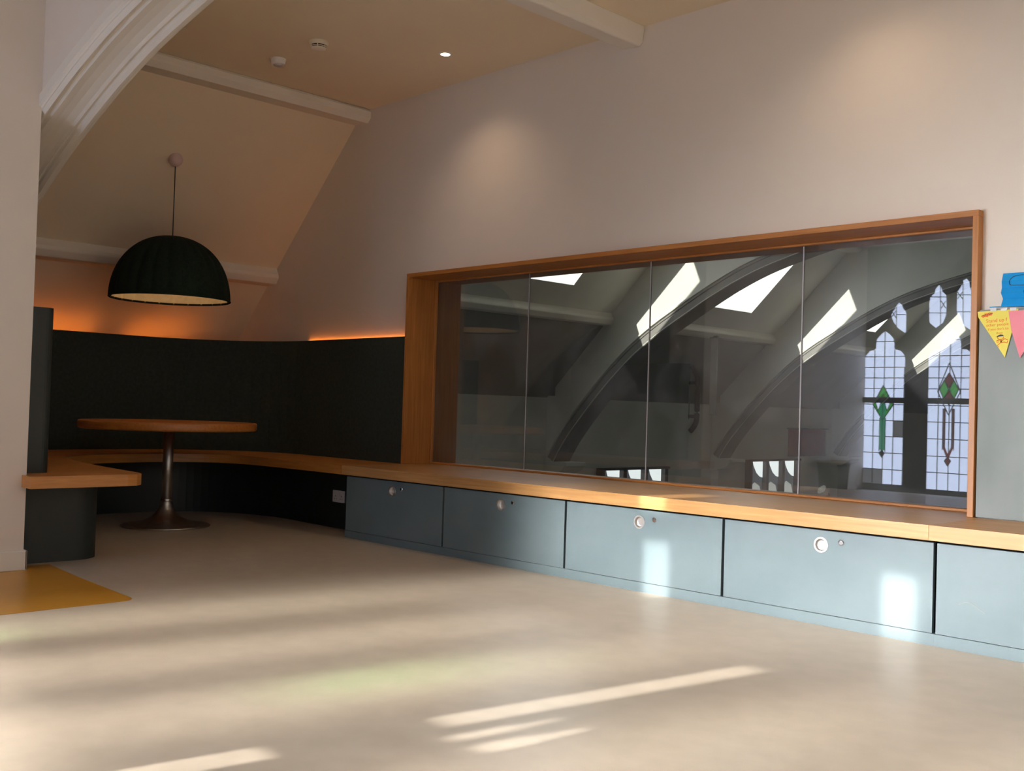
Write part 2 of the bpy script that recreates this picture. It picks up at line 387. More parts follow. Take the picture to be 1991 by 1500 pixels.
# ------------------------------------------------------------------ end window behind the camera (mirrored in the glass)
SLOTS = [(-2.89, -2.785, 1.25, 1.78), (-2.89, -2.785, .74, 1.04), (-4.25, -4.09, 2.13, 2.42), (-4.25, -4.09, 2.575, 2.79), (-2.965, -2.815, 2.16, 2.42), (-2.715, -2.665, 1.22, 1.31), (-2.70, -2.68, 1.31, 1.37), (-2.61, -2.54, 1.22, 1.30), (-2.59, -2.555, 1.30, 1.365)]
WZ0, WZS = .17, 1.66
def pointed(x, wd, z0, zs, zt):
    """outline of a lancet with cusped trefoil head"""
    h = wd/2; L = [(-h, z0), (-h, zs-.10), (-h*.92, zs-.035), (-h*.72, zs+.005), (-h*.55, zs+.01), (-h*.58, zs+.055), (-h*.50, zs+.12), (-h*.26, zs+.20), (0, zt)]
    L = L+[(-a, b) for a, b in L[::-1][1:]]
    return [(x+a, b) for a, b in L]
gl = NB()
holes = [(lx-lw/2, lx+lw/2, WZ0, WZS-.10) for lx, lw in LANCETS[2:]+LANC_R]+SLOTS
us, vs = [XL, XR], [0, ZC]
grid_sheet(gl, us, vs, holes, lambda u, v: (u, WIN_Y, v))
gw = struct(mesh('wall_front', gl, M_dstone), 'dark stone end wall around the leaded window')
tri = NB()
def tri_hole(pts):                                   # two small pointed chinks that make the short sun flecks
    pass
HEAD1 = [(-5.703, 1.52), (-5.703, 1.619), (-5.690, 1.659), (-5.645, 1.706), (-5.591, 1.718), (-5.573, 1.736), (-5.575, 1.776), (-5.564, 1.84), (-5.515, 1.893), (-5.468, 1.927), (-5.421, 1.893), (-5.372, 1.84), (-5.361, 1.776), (-5.363, 1.736), (-5.345, 1.718), (-5.291, 1.706), (-5.246, 1.659), (-5.234, 1.613), (-5.234, 1.52)]
HEAD2 = [(-4.967, 1.52), (-4.967, 1.625), (-4.950, 1.664), (-4.904, 1.703), (-4.860, 1.706), (-4.836, 1.721), (-4.838, 1.759), (-4.831, 1.815), (-4.786, 1.882), (-4.729, 1.928), (-4.673, 1.882), (-4.628, 1.815), (-4.621, 1.759), (-4.623, 1.721), (-4.598, 1.706), (-4.555, 1.703), (-4.511, 1.664), (-4.49, 1.623), (-4.49, 1.52)]
ROWS = ([.207, .374, .558, .742, .921, 1.103, 1.28, 1.40, 1.52], [.188, .375, .551, .739, .921, 1.10, 1.28, 1.40, 1.52])
SPANS = ((-5.703, -5.234), (-4.967, -4.490))
for i, (lx, lw) in enumerate(LANCETS+LANC_R):
    wn = bpy.data.objects.new('window_%d' % (i+3), None); C.objects.link(wn); struct(wn, 'leaded lancet window with pale obscured glass')
    x0, x1 = lx-lw/2, lx+lw/2
    if i < 2:
        x0, x1 = SPANS[i]; zc = ROWS[i]; lw = x1-x0; lx = (x0+x1)/2; head = HEAD1 if i == 0 else HEAD2
        for a in range(4):
            for b in range(len(zc)-1):
                dark_pane = i == 0 and ((b == 0 and a < 2) or (b == 3 and a == 3))
                mesh('pane', BX(x0+lw*a/4+.004, x0+lw*(a+1)/4-.004, WIN_Y+.001, WIN_Y+.006, zc[b]+.004, zc[b+1]-.004), M_lancd if dark_pane else M_lanc, wn)
        mesh('head_pane', prism(NB(), head, 'y', WIN_Y+.001, WIN_Y+.006), M_lanc, wn)
        lb = NB(); Y0, Y1 = WIN_Y-.004, WIN_Y+.012
        for a in range(5): box(lb, x0+lw*a/4-.0042, x0+lw*a/4+.0042, Y0, Y1, zc[0], zc[-1])
        for z in list(zc)+[1.64]: box(lb, x0, x1, Y0, Y1, z-.0042, z+.0042)
        box(lb, lx-.105, lx+.105, Y0, Y1, 1.806, 1.814)
        for a, zt in ((-.25, 1.715), (0, 1.925), (.25, 1.715)): box(lb, lx+lw*a-.0042, lx+lw*a+.0042, Y0, Y1, 1.52, zt)
        mesh('lead_came', lb, M_lead, wn)
        mesh('transom', BX(x0-.26, x1+.26, WIN_Y+.008, WIN_Y+.05, 1.118, 1.180), M_dstone, wn)
    else:
        mesh('pane', BX(x0, x1, WIN_Y-.012, WIN_Y-.006, WZ0, WZS-.10), M_lanc_dim, wn)
        mesh('transom', BX(x0-.13, x1+.13, WIN_Y+.002, WIN_Y+.03, 1.095, 1.16), M_stone, wn)
# stained motifs
def kite(name, pts, mat, parent, y=WIN_Y+.004):
    return mesh(name, prism(NB(), pts, 'y', y, y+.005), mat, parent)
def outline(pts, r, y, parent):
    b = NB(); q = pts+[pts[0]]
    for a, c in zip(q, q[1:]): tube(b, [(a[0], y, a[1]), (c[0], y, c[1])], r, 6)
    return mesh('lead_outline', b, M_lead, parent)
wl1, wl2 = bpy.data.objects['window_3'], bpy.data.objects['window_4']
YK = WIN_Y+.014
cx = -5.470
D1 = [(cx, 1.315), (cx+.118, 1.10), (cx, .921), (cx-.118, 1.10)]
kite('green_kite', D1, M_grn, wl1, YK); outline(D1, .006, YK+.008, wl1)
for sg in (-1, 1):
    d = [(cx+sg*.052, 1.20), (cx+sg*.085, 1.12), (cx+sg*.052, 1.03), (cx+sg*.022, 1.12)]; kite('clear_kite', d, M_lanc, wl1, YK+.006); outline(d, .004, YK+.012, wl1)
    d = [(cx+sg*.012, 1.22), (cx+sg*.034, 1.15), (cx+sg*.012, 1.11)]; kite('red_kite', d, M_red, wl1, YK+.006)
    kite('stem_strip', [(cx+sg*.004, .59), (cx+sg*.030, .59), (cx+sg*.030, 1.12), (cx+sg*.004, 1.12)], M_teal_g, wl1, YK+.007)
    mesh('lead_line', BX(cx+sg*.033-.0035, cx+sg*.033+.0035, YK+.004, YK+.013, .57, .95), M_lead, wl1)
mesh('lead_stem', BX(cx-.004, cx+.004, YK+.008, YK+.014, .57, 1.22), M_lead, wl1)
D1c = [(cx, .60), (cx+.034, .55), (cx, .50), (cx-.034, .55)]; kite('dark_kite', D1c, M_lead, wl1, YK+.010)
cx = -4.731
D2 = [(cx, 1.562), (cx+.122, 1.252), (cx, 1.0), (cx-.122, 1.252)]; outline(D2, .006, YK+.008, wl2)
for sg in (-1, 1):
    d = [(cx+sg*.052, 1.375), (cx+sg*.102, 1.275), (cx+sg*.052, 1.165), (cx+sg*.003, 1.275)]; kite('green_kite', d, M_grn, wl2, YK); outline(d, .005, YK+.008, wl2)
    kite('rose_strip', [(cx+sg*.036, .64), (cx+sg*.060, .64), (cx+sg*.060, 1.07), (cx+sg*.036, 1.07)], M_rose, wl2, YK)
    for q in (.036, .061): mesh('lead_line', BX(cx+sg*q-.003, cx+sg*q+.003, YK, YK+.008, .62, 1.07), M_lead, wl2)
    d = [(cx+sg*.060, .66), (cx+sg*.035, .66), (cx-sg*.01, .56), (cx+sg*.01, .53)]; kite('red_strip', d, M_red, wl2, YK+.004)
for z0, z1 in ((1.29, 1.455), (1.11, 1.262)):
    d = [(cx, z1), (cx+.052, (z0+z1)/2), (cx, z0), (cx-.052, (z0+z1)/2)]; kite('red_kite', d, M_red, wl2, YK+.003); outline(d, .005, YK+.009, wl2)
D2c = [(cx, .555), (cx+.032, .505), (cx, .455), (cx-.032, .505)]; kite('red_kite', D2c, M_red, wl2, YK+.003); outline(D2c, .006, YK+.009, wl2)
# tracery lights above
TR = [([(-5.313, 2.241), (-5.283, 2.211), (-5.272, 2.176), (-5.242, 2.146), (-5.233, 2.111), (-5.231, 1.905), (-5.248, 1.905), (-5.327, 1.96), (-5.376, 2.03), (-5.402, 2.095), (-5.391, 2.141), (-5.362, 2.168), (-5.35, 2.202)],
       [(-5.344, 2.202, -5.339, 1.96), (-5.342, 2.11, -5.235, 2.105), (-5.391, 2.141, -5.341, 2.064), (-5.349, 2.151, -5.396, 2.083)]),
      ([(-4.868, 2.409), (-4.844, 2.379), (-4.832, 2.334), (-4.792, 2.298), (-4.785, 2.208), (-4.788, 2.086), (-4.819, 1.998), (-4.897, 1.945), (-4.966, 2.004), (-4.973, 2.207), (-4.961, 2.285), (-4.917, 2.322), (-4.906, 2.372)],
       [(-4.853, 2.402, -4.844, 1.977), (-4.973, 2.286, -4.786, 2.275), (-4.969, 2.111, -4.783, 2.102), (-4.841, 2.234, -4.789, 2.153), (-4.791, 2.231, -4.84, 2.155)]),
      ([(-4.576, 2.462), (-4.548, 2.427), (-4.541, 2.372), (-4.524, 2.327), (-4.521, 1.91), (-4.609, 1.968), (-4.654, 2.047), (-4.672, 2.114), (-4.671, 2.324), (-4.639, 2.367), (-4.613, 2.409), (-4.608, 2.442)],
       [(-4.61, 2.431, -4.6, 1.968), (-4.676, 2.291, -4.523, 2.283), (-4.672, 2.109, -4.525, 2.102), (-4.669, 2.324, -4.609, 2.243), (-4.611, 2.321, -4.667, 2.247)])]
for k, (pts, leads) in enumerate(TR):
    ob = struct(mesh('window_%d' % (15+k), prism(NB(), pts, 'y', WIN_Y+.001, WIN_Y+.006), M_lanc), 'small tracery light above the lancets')
    lb = NB()
    for x0, z0, x1, z1 in leads: tube(lb, [(x0, WIN_Y+.008, z0), (x1, WIN_Y+.008, z1)], .0045, 6)
    mesh('lead_came', lb, M_lead, ob)
struct(mesh('window_sill', BX(-5.68, -.5, WIN_Y, WIN_Y+.34, .0, .135), M_trim, bevel=.006), 'pale ledge below the leaded window')
bt = NB(); lathe(bt, [(.13, 0), (.165, .44), (.172, .45), (.172, .47), (.158, .47), (.15, .44), (.12, .02)], (-5.50, -.05, 0.001), 32)
bn = tag(mesh('waste_bin', bt, M_dark, smooth=True), 'black round waste bin mirrored faintly in the right glass pane', 'bin')
br = NB(); lathe(br, [(.158, .468), (.158, .482), (.175, .482), (.175, .462), (.168, .462)], (-5.50, -.05, 0.001), 32, cap=False); mesh('rim', br, M_white, bn, smooth=True)['label'] = 'pale rim'

# ------------------------------------------------------------------ the hall beyond the glass
YE = 20.0
struct(mesh('wall_far_left', BX(XL-.1, XL, YW2, YE, -3, 1.13), M_hallwall), 'grey plaster side wall of the hall beyond the glass')
struct(mesh('wall_far_right', BX(XR, XR+.1, YW2, YE, -3, 1.13), M_hallwall), 'grey plaster opposite wall of the hall beyond the glass')
struct(mesh('wall_far', BX(XL, XR, YE, YE+.1, -3, ZC), M_hallwall), 'grey end wall of the hall beyond the glass')
struct(mesh('floor_far', BX(XL, XR, YW2, YE, -3.1, -3), M_stone), 'dark floor of the hall below')
struct(mesh('wall_below', BX(XL, XR, YW, YW2, -3, -.08), M_hallwall), 'plaster wall under the internal window')
struct(mesh('ceiling_far', BX(X_KN, 2*XC-X_KN, YW2, YE, ZC, ZC+.08), M_hallwall), 'grey flat ceiling of the hall')
SKY = [(-7.64, -6.80, 6.78, 8.39), (-7.64, -6.80, 10.28, 11.88), (-7.64, -6.80, 13.78, 15.35)]
slope_sheet('ceiling_far_left', True, YW2, YE, SKY, M_hallwall, 'grey sloped ceiling with rooflights beyond the glass', depth=.36)
low = NB(); prism(low, [(XL-.0, slope_z(XL)), (-7.97, slope_z(-7.97)), (-7.955, slope_z(-7.97)-.012), (XL+.0, slope_z(XL)-.02)], 'y', YW2, YE)  # thin sheet, darker grey than the slope above
struct(mesh('trim_30', low, M_slope_low), 'dark grey lower roof slope beyond the glass')
slope_sheet('ceiling_far_right', False, YW2, YE, [], M_hallwall, 'grey opposite slope of the hall ceiling', depth=.28)
for i, y in enumerate((9.30, 12.80, 16.30)):
    a = arch_wall('wall_arch_%d' % (i+1), ARCH, y, y+.30, M_hallwall, ('first', 'second', 'third')[i]+' grey plaster arch across the hall beyond the glass', -3)
    # dark stone soffit ring and label moulding
    ring = [(-.012, .10), (-.012, .085), (-.002, .08), (-.002, .015), (.01, -.004), (.29, -.004), (.302, .015), (.302, .08)]
    arch_ring([(x, z-.004) for x, z in ARCH], y, M_stone, a, ring)
    hood = [(-.004, .135), (-.022, .130), (-.022, .112), (-.004, .105)]
    arch_ring(ARCH, y, M_hallwall, a, hood)
    for s in (1, -1):
        X = (lambda x: x) if s == 1 else (lambda x: 2*XC-x)
        cb = NB(); prism(cb, [(X(-8.86), .30), (X(-8.48), .30), (X(-8.48), .255), (X(-8.52), .24), (X(-8.54), .20), (X(-8.64), .155), (X(-8.72), .15), (X(-8.72), .125), (X(-8.86), .125)], 'y', y-.03, y+.33)
        mesh('corbel', cb, M_hallwall, a, bevel=.006)
k = 6
ys = [(YW2, 9.3), (9.6, 12.8), (13.1, 16.3), (16.6, YE)]
for (a, b) in ys:
    for pp, lab in ((P2, 'pale lower purlin beyond the glass'), (P1, 'pale upper purlin beyond the glass')):
        purlin('trim_%d' % k, pp, a, b, M_trim, lab); k += 1
# low three-light windows in the side wall of the hall
def low_window(n, y0, y1, zt, zb):
    wn = bpy.data.objects.new('window_%d' % n, None); C.objects.link(wn); struct(wn, 'low dark framed three-light window in the hall wall')
    X = XL+.005; L = (y1-y0)/3; fr = NB()
    box(fr, X, X+.07, y0-.03, y1+.10, zt, zt+.03); box(fr, X, X+.07, y0-.03, y1+.03, zb-.03, zb)
    for i in range(4): box(fr, X, X+.09, y0+L*i-.035, y0+L*i+.035, zb, zt)
    mesh('window_frame', fr, M_dark, wn)
    for i in range(3):
        a, b = y0+L*i+.035, y0+L*(i+1)-.035
        mesh('pane', BX(X+.004, X+.012, a, b, zb, zt), M_lowdim, wn)
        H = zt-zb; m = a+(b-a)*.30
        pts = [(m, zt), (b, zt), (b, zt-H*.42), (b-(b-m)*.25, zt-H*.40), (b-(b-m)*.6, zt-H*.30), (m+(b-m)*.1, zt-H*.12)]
        mesh('painted_reveal_light', prism(NB(), pts, 'x', X+.014, X+.02), M_lowlit, wn)  # flat glowing shape on the pane, painting sunlight on a reveal
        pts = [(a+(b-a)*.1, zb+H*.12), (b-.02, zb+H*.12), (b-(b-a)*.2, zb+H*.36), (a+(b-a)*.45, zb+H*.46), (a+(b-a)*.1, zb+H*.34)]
        mesh('painted_sill_light', prism(NB(), pts, 'x', X+.014, X+.02), M_lowlit2, wn)  # dimmer glowing shape, painting light on the sill
M_lowdim = emit('low_window_glass', (.42, .50, .60), .16); M_lowlit = emit('low_window_painted_light', (.92, .97, 1), 1.5); M_lowlit2 = emit('low_window_painted_sill_light', (.9, .92, .88), .55)
low_window(1+20, 10.28, 11.62, .165, -.42); low_window(2+20, 13.72, 15.10, .235, -.36)
# grab rail, strap and red stand-in cloth in the hall
RX, RY = -8.16, 11.45
g = thing('grab_rail', 'dark curved grab rail hung from the sloped ceiling beyond the third glass pane', 'rail', (RX, RY, 0))
gp = catmull([(-.10, 0, 1.56), (-.07, 0, 1.52), (-.015, 0, 1.44), (0, 0, 1.34), (0, 0, 1.10), (0, 0, .90), (-.015, 0, .81), (-.07, 0, .73), (-.10, 0, .70)], 5)
mesh('bar', tube(NB(), gp, .036, 10), M_dark, g, smooth=True)
for z in (1.34, .90): mesh('bracket', BX(-.13, -.02, -.02, .02, z-.022, z+.022), M_dark, g, bevel=.004)
mesh('back_rod', tube(NB(), [(-.13, 0, .86), (-.13, 0, slope_z(RX-.13)+.0)], .008, 8), M_stone, g)
st = thing('hanging_strap', 'dark strap hanging from the purlin seen through the third glass pane', 'strap', (-7.85, 11.36, 1.95))
mesh('webbing', BX(-.05, .05, -.006, .006, -1.03, -.02), M_stone, st); mesh('clip', BX(-.06, .06, -.02, .02, -.03, .0), M_dark, st)
rb = NB(); q = [(XL+.012+.012*math.sin(i*1.1), 14.9+.075*i) for i in range(17)]  # cloth added in place of an unclear red shape in the glass
bn2 = tag(mesh('red_standin_cloth', ribbon([(x, y) for x, y in q], .006, .30, .74), M_redcloth, smooth=True), 'red cloth placed for the faint red shape seen in the glass', 'banner')
mesh('pole', tube(NB(), [(XL+.02, 14.85, .75), (XL+.02, 16.15, .75)], .012, 8), M_dark, bn2)

# ------------------------------------------------------------------ internal window
win = bpy.data.objects.new('window_1', None); C.objects.link(win); struct(win, 'oak framed internal window of four glass panes')
T = .028; YF = 4.79; YG = 5.07
mesh('frame_head', BX(FX0, FX1, YF, YW2, FZ1-T, FZ1), M_oakf, win, bevel=.002)
for x in (FX0, FX1-T): mesh('frame_jamb', BX(x, x+T, YF, YW2, .497, FZ1-T), M_oakz, win, bevel=.002)
bd = NB(); box(bd, FX0+T, FX1-T, YG-.030, YG-.006, .497, .511); mesh('glazing_bead', bd, M_oakf, win, bevel=.003)
bd = NB(); box(bd, FX0+T, FX1-T, YG-.030, YG-.006, FZ1-T-.012, FZ1-T); mesh('glazing_bead', bd, M_oakf, win, bevel=.003)
bd = NB(); box(bd, FX0+T, FX0+T+.012, YG-.030, YG-.006, .511, FZ1-T-.012); mesh('glazing_bead', bd, M_oakz, win, bevel=.003)
mesh('frame_sill', BX(FX0+T, FX1-T, YG+.012, YW2, .430, .497), M_oakf, win)
gx = [FX0+T, -5.021, -3.978, -2.940, FX1-T]
for a, b in zip(gx, gx[1:]): mesh('pane', BX(a+.004, b-.004, YG-.005, YG+.005, .497, FZ1-T), M_glass, win)
for x in gx[1:-1]: mesh('glass_joint', BX(x-.0035, x+.0035, YG-.004, YG+.004, .511, FZ1-T-.012), M_joint, win)

# ------------------------------------------------------------------ bench: timber top in three lengths
ZB0, ZB1 = .434, .497
bt_ = thing('window_bench', 'long oak bench top running under the window and round the booth', 'bench')
inner = [(-5.57, 2.025), (-5.57, 2.54), (-5.585, 2.60), (-5.63, 2.645), (-5.70, 2.662)]
inner += catmull([(-5.72, 2.664), (-6.24, 2.70), (-6.83, 2.765), (-7.16, 2.83), (-7.38, 2.98), (-7.54, 3.24), (-7.60, 3.55), (-7.585, 3.80), (-7.46, 4.05), (-7.26, 4.175), (-7.0, 4.225), (-6.5, 4.245), (-5.985, 4.25)], 6)
outer = [(-5.985, 4.838), (-7.35, 4.82)]+[(-7.35+.97*math.cos(PI/2+a*PI/24), 3.85+.97*math.sin(PI/2+a*PI/24)) for a in range(1, 13)]+[(-8.32, 2.5), (-8.15, 2.2), (-7.9, 2.075), (-5.70, 2.075), (-5.695, 2.025)]
M_oakh = wood('oak_booth_seat', (.67, .295, .078), (.51, .205, .044), 'h')
mesh('booth_section', prism(NB(), inner+outer, 'z', ZB0, ZB1), M_oakh, bt_)
mesh('window_section', prism(NB(), [(-5.983, 4.25), (-1.8650, 4.25), (-1.8650, YF+.01), (FX1-T, YF+.01), (FX1-T, YG-.006), (FX0+T, YG-.006), (FX0+T, 4.84), (-5.983, 4.84)], 'z', ZB0, ZB1), M_oak, bt_, bevel=.001)
M_oak2 = wood('oak_worktop_figured', (.69, .385, .155), (.52, .265, .092), 'x', scale=.45)
mesh('end_section', prism(NB(), [(-1.8645, 4.25), (.6, 4.25), (.6, 4.80), (-1.8645, 4.80)], 'z', ZB0, ZB1), M_oak2, bt_, bevel=.001)

# dark panel under the booth seat
kick = [(-5.985, 4.54), (-6.4, 4.545), (-6.85, 4.56), (-7.3, 4.56), (-7.7, 4.44), (-7.98, 4.2), (-8.1, 3.85), (-8.1, 3.4), (-8.0, 3.0), (-7.6, 2.72), (-6.95, 2.60), (-6.3, 2.565), (-6.03, 2.556), (-5.945, 2.525), (-5.895, 2.44), (-5.89, 2.3), (-5.89, 2.07)]
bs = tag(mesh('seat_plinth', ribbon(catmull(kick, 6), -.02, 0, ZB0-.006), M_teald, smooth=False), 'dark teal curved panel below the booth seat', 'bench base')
# backrest
back = thing('booth_backrest', 'dark green curved backrest panel round the booth', 'backrest')
bpth = [(-6.02, 4.80), (-6.7, 4.80), (-7.35, 4.80)]+[(-7.35+.95*math.cos(PI/2+a*PI/32), 3.85+.95*math.sin(PI/2+a*PI/32)) for a in range(1, 17)]+[(-8.30, 3.2), (-8.30, 2.5)]
mesh('curved_panel', ribbon(bpth, -.02, ZB1, 1.430), M_felt, back)
e = [(-7.2, 2.075), (-5.83, 2.075)]+[(-5.88+.05*math.cos(a*PI/12), 2.17+.05*math.sin(a*PI/12)) for a in range(0, 7)]+[(-7.2, 2.22)]
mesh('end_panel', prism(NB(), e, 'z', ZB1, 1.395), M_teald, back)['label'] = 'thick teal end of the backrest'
# amber strip light hidden behind the backrest
led = thing('strip_light', 'amber strip light tucked behind the top of the curved backrest', 'light', (0, 0, 0))
def arc_pts(r, a0, a1, n=10): return [(-7.35+r*math.cos(a0+(a1-a0)*i/n), 3.85+r*math.sin(a0+(a1-a0)*i/n), 1.375) for i in range(n+1)]
mesh('led_strip', tube(NB(), [(x, 4.831, 1.416) for x in (-6.03, -6.6, -7.32)], .006, 6), M_led, led)
mesh('led_strip', tube(NB(), arc_pts(1.01, PI*.83, PI)+[(-8.36, 3.80, 1.375)], .006, 6), M_led, led)
mesh('led_strip', tube(NB(), [(-8.36, y, 1.375) for y in (3.52, 3.2, 2.8)], .006, 6), M_led, led)

# ------------------------------------------------------------------ storage cabinets under the bench
XS = [-5.972+1.0306*i for i in range(6)]
YC = 4.285
first = None
POS = ['first teal cabinet door, darkest, next to the socket', 'second teal cabinet, dim at its left, beside the darkest one', 'middle teal cabinet with a sunlit patch below its pull', 'pale sunlit teal cabinet with the largest bright pull', 'teal cabinet under the pinboard with a scuffed door']
def disc(n, r, y, t, cx, cz):
    return None
def make_cabinet(lab):
    wd = 1.0296; t = thing('storage_cabinet', lab, 'cabinet', group='teal cabinets under the bench')
    b = NB(); box(b, .006, wd-.006, .024, .46, .052, .431); mesh('carcass', b, M_black, t)
    mesh('plinth', BX(-.0004, wd+.0004, .002, .30, 0, .049), M_teal, t)
    hx, hz = wd/2, .357; n = 48; R = .0275; S = .05
    db = NB(); x0, x1, z0, z1 = .007, wd-.007, .052, .422
    grid_sheet(db, [x0, x1], [z0, z1], [(hx-S, hx+S, hz-S, hz+S)], lambda u, v: (u, 0, v))
    ci = [db.verts.new((hx+R*math.cos(2*PI*k/n), 0, hz+R*math.sin(2*PI*k/n))) for k in range(n)]
    cb_ = [db.verts.new((hx+R*math.cos(2*PI*k/n), .016, hz+R*math.sin(2*PI*k/n))) for k in range(n)]
    def sq(k):
        c, q = math.cos(2*PI*k/n), math.sin(2*PI*k/n); m = max(abs(c), abs(q)); return (hx+S*c/m, 0, hz+S*q/m)
    so_ = [db.verts.new(sq(k)) for k in range(n)]
    for k in range(n):
        j = (k+1) % n
        db.faces.new((so_[k], so_[j], ci[j], ci[k])); db.faces.new((ci[k], ci[j], cb_[j], cb_[k]))
    fr_ = [(x0, z0), (x1, z0), (x1, z1), (x0, z1)]
    for k in range(4):
        a, b = fr_[k], fr_[(k+1) % 4]
        db.faces.new([db.verts.new((a[0], 0, a[1])), db.verts.new((b[0], 0, b[1])), db.verts.new((b[0], .02, b[1])), db.verts.new((a[0], .02, a[1]))])
    bmesh.ops.remove_doubles(db, verts=db.verts, dist=.0002)
    d = mesh('door', db, M_teal, t)
    rr = NB()
    lathe(rr, [(.0, .0135), (.018, .0135), (.0235, .012), (.0255, .008), (.0262, .0), (.0272, -.0022), (.0345, -.0022), (.0352, .0)], n=48, cap=False)
    bmesh.ops.transform(rr, matrix=Matrix.Translation((hx, 0, hz)) @ Matrix.Rotation(-PI/2, 4, 'X'), verts=rr.verts)
    mesh('flush_pull', rr, M_pull, d)['label'] = 'round metal flush pull'
    rr = NB(); lathe(rr, [(.0, -.005), (.009, -.005), (.0125, -.003), (.013, .002)], n=24, cap=False)
    bmesh.ops.transform(rr, matrix=Matrix.Translation((hx+.098, 0, hz+.020)) @ Matrix.Rotation(-PI/2, 4, 'X'), verts=rr.verts)
    mesh('lock', rr, M_chrome, d)['label'] = 'small round metal lock'
    return t
def dup(t, loc, lab):
    r = t.copy(); C.objects.link(r); r.location = loc; r['label'] = lab
    for ch in list(t.children):
        c = ch.copy(); C.objects.link(c); c.parent = r
        for g2 in ch.children:
            d = g2.copy(); C.objects.link(d); d.parent = c
    return r
cab0 = make_cabinet(POS[0]); cab0.location = (XS[0], YC, 0)
bpy.context.view_layer.update()
for i in range(1, 5): last = dup(cab0, (XS[i], YC, 0), POS[i])
door5 = [c for c in last.children if c.name.startswith('door')][0]
sm = NB(); tube(sm, catmull([(.10, -.0004, .186), (.125, -.0004, .198), (.15, -.0004, .196), (.175, -.0004, .184), (.205, -.0004, .166)], 6), .0016, 6)
mesh('scuff_mark', sm, principled('scuff', (.22, .25, .24), .6), door5)['label'] = 'pale grey curved scuff'

# socket on the dark panel
sk = thing('wall_socket', 'white double socket on the dark panel beside the first cabinet', 'socket', (-6.415, 4.5455, .236))
mesh('face_plate', BX(-.074, .074, -.009, 0, -.044, .044), M_white, sk, bevel=.003)
for s in (-1, 1):
    mesh('switch', BX(s*.028-.006, s*.028+.006, -.013, -.009, .016, .032), M_white, sk, bevel=.001)
    hb = NB()
    for (hx, hz, a, b) in ((0, .002, .003, .004), (-.011, -.018, .0035, .002), (.011, -.018, .0035, .002)): box(hb, s*.037+hx-a, s*.037+hx+a, -.0096, -.0088, hz-b, hz+b)
    mesh('pin_hole', hb, M_black, sk)

# ------------------------------------------------------------------ pinboard and paper signs on the right
tag(mesh('pinboard', BX(FX1+.006, .6, 4.803, YW-.004, ZB1+.002, 1.432), M_pin, bevel=.002), 'grey-green pinboard right of the window frame above the bench', 'board')
def text(s, size, x, y, z, mat, parent, rz=0, shear=0):
    cu = bpy.data.curves.new('lettering', 'FONT'); cu.body = s; cu.size = size; cu.extrude = .0003; cu.shear = shear
    o = bpy.data.objects.new('lettering', cu); C.objects.link(o)
    bpy.context.view_layer.update()
    me = bpy.data.meshes.new_from_object(o.evaluated_get(bpy.context.evaluated_depsgraph_get()))
    bpy.data.objects.remove(o); me.materials.clear(); me.materials.append(mat)
    o = bpy.data.objects.new('lettering', me); link(o, parent); o.rotation_euler = (PI/2, 0, 0)
    o.rotation_euler = (PI/2, -rz, 0); o.location = (x, y, z); return o
YP = 4.797
yp = thing('paper_pennant', 'yellow paper pennant with orange handwriting on the pinboard', 'pennant', (0, YP, 0), 'bunting on the pinboard')
yp.location = (-1.80, YP, 1.30)
def px(x): return x+1.80
def pz(z): return z-1.30
mesh('card', prism(NB(), [(px(-1.902), pz(1.424)), (px(-1.725), pz(1.430)), (px(-1.779), pz(1.216)), (px(-1.898), pz(1.398))], 'y', -.001, 0), M_yel, yp)
YT = -.0014
text('Stand up f', .0225, px(-1.863), YT, pz(1.3725), M_ink, yp, .05); text('other people', .0185, px(-1.862), YT, pz(1.3545), M_ink, yp, .05)
text("if you don't kn", .0155, px(-1.855), YT, pz(1.3365), M_ink, yp, .04); text('them', .0135, px(-1.818), YT, pz(1.3205), M_ink, yp, .03)
lb = [(px(-1.859+.025*math.cos(i*PI/8)+.003*math.sin(i*2.3)), pz(1.4075+.0085*math.sin(i*PI/8)+.26*(.025*math.cos(i*PI/8))+.0015*math.sin(i*3))) for i in range(16)]
mesh('ink_patch', prism(NB(), lb, 'y', -.0016, -.0012), M_ink, yp)
sc_ = NB(); tube(sc_, [(px(-1.879+.0035*i), -.0020, pz(1.404+.0008*i+.0035*math.sin(i*1.9))) for i in range(13)], .0011, 5); mesh('scribble', sc_, M_inkd, yp)
hat = [(px(x), pz(z)) for x, z in ((-1.819, 1.307), (-1.808, 1.315), (-1.800, 1.318), (-1.790, 1.317), (-1.784, 1.311), (-1.800, 1.3095))]
mesh('drawn_hat', prism(NB(), hat, 'y', -.0018, -.0012), M_inkd, yp)
dr = NB()
for pl_ in ([(-1.812, 1.307), (-1.809, 1.298), (-1.799, 1.296), (-1.787, 1.299), (-1.786, 1.308)], [(-1.800, 1.296), (-1.799, 1.280)], [(-1.815, 1.290), (-1.802, 1.294), (-1.790, 1.291), (-1.780, 1.299), (-1.768, 1.294)], [(-1.799, 1.281), (-1.812, 1.270), (-1.805, 1.262)], [(-1.799, 1.281), (-1.783, 1.284), (-1.770, 1.280), (-1.768, 1.290)], [(-1.813, 1.294), (-1.814, 1.283), (-1.806, 1.285)]):
    tube(dr, [(px(x), -.0018, pz(z)) for x, z in pl_], .0017, 5)
mesh('drawn_figure', dr, M_ink, yp)
mesh('drawn_tie', BX(px(-1.797), px(-1.793), -.0022, -.0014, pz(1.283), pz(1.294)), M_inkd, yp)
for x in (-1.845, -1.80, -1.76): mesh('tape', BX(px(x), px(x)+.026, -.0025, -.0005, pz(1.424), pz(1.436)), M_tape, yp)
pp = thing('paper_pennant', 'plain pink paper pennant overlapping the yellow one', 'pennant', (-1.70, YP-.004, 1.42), 'bunting on the pinboard')
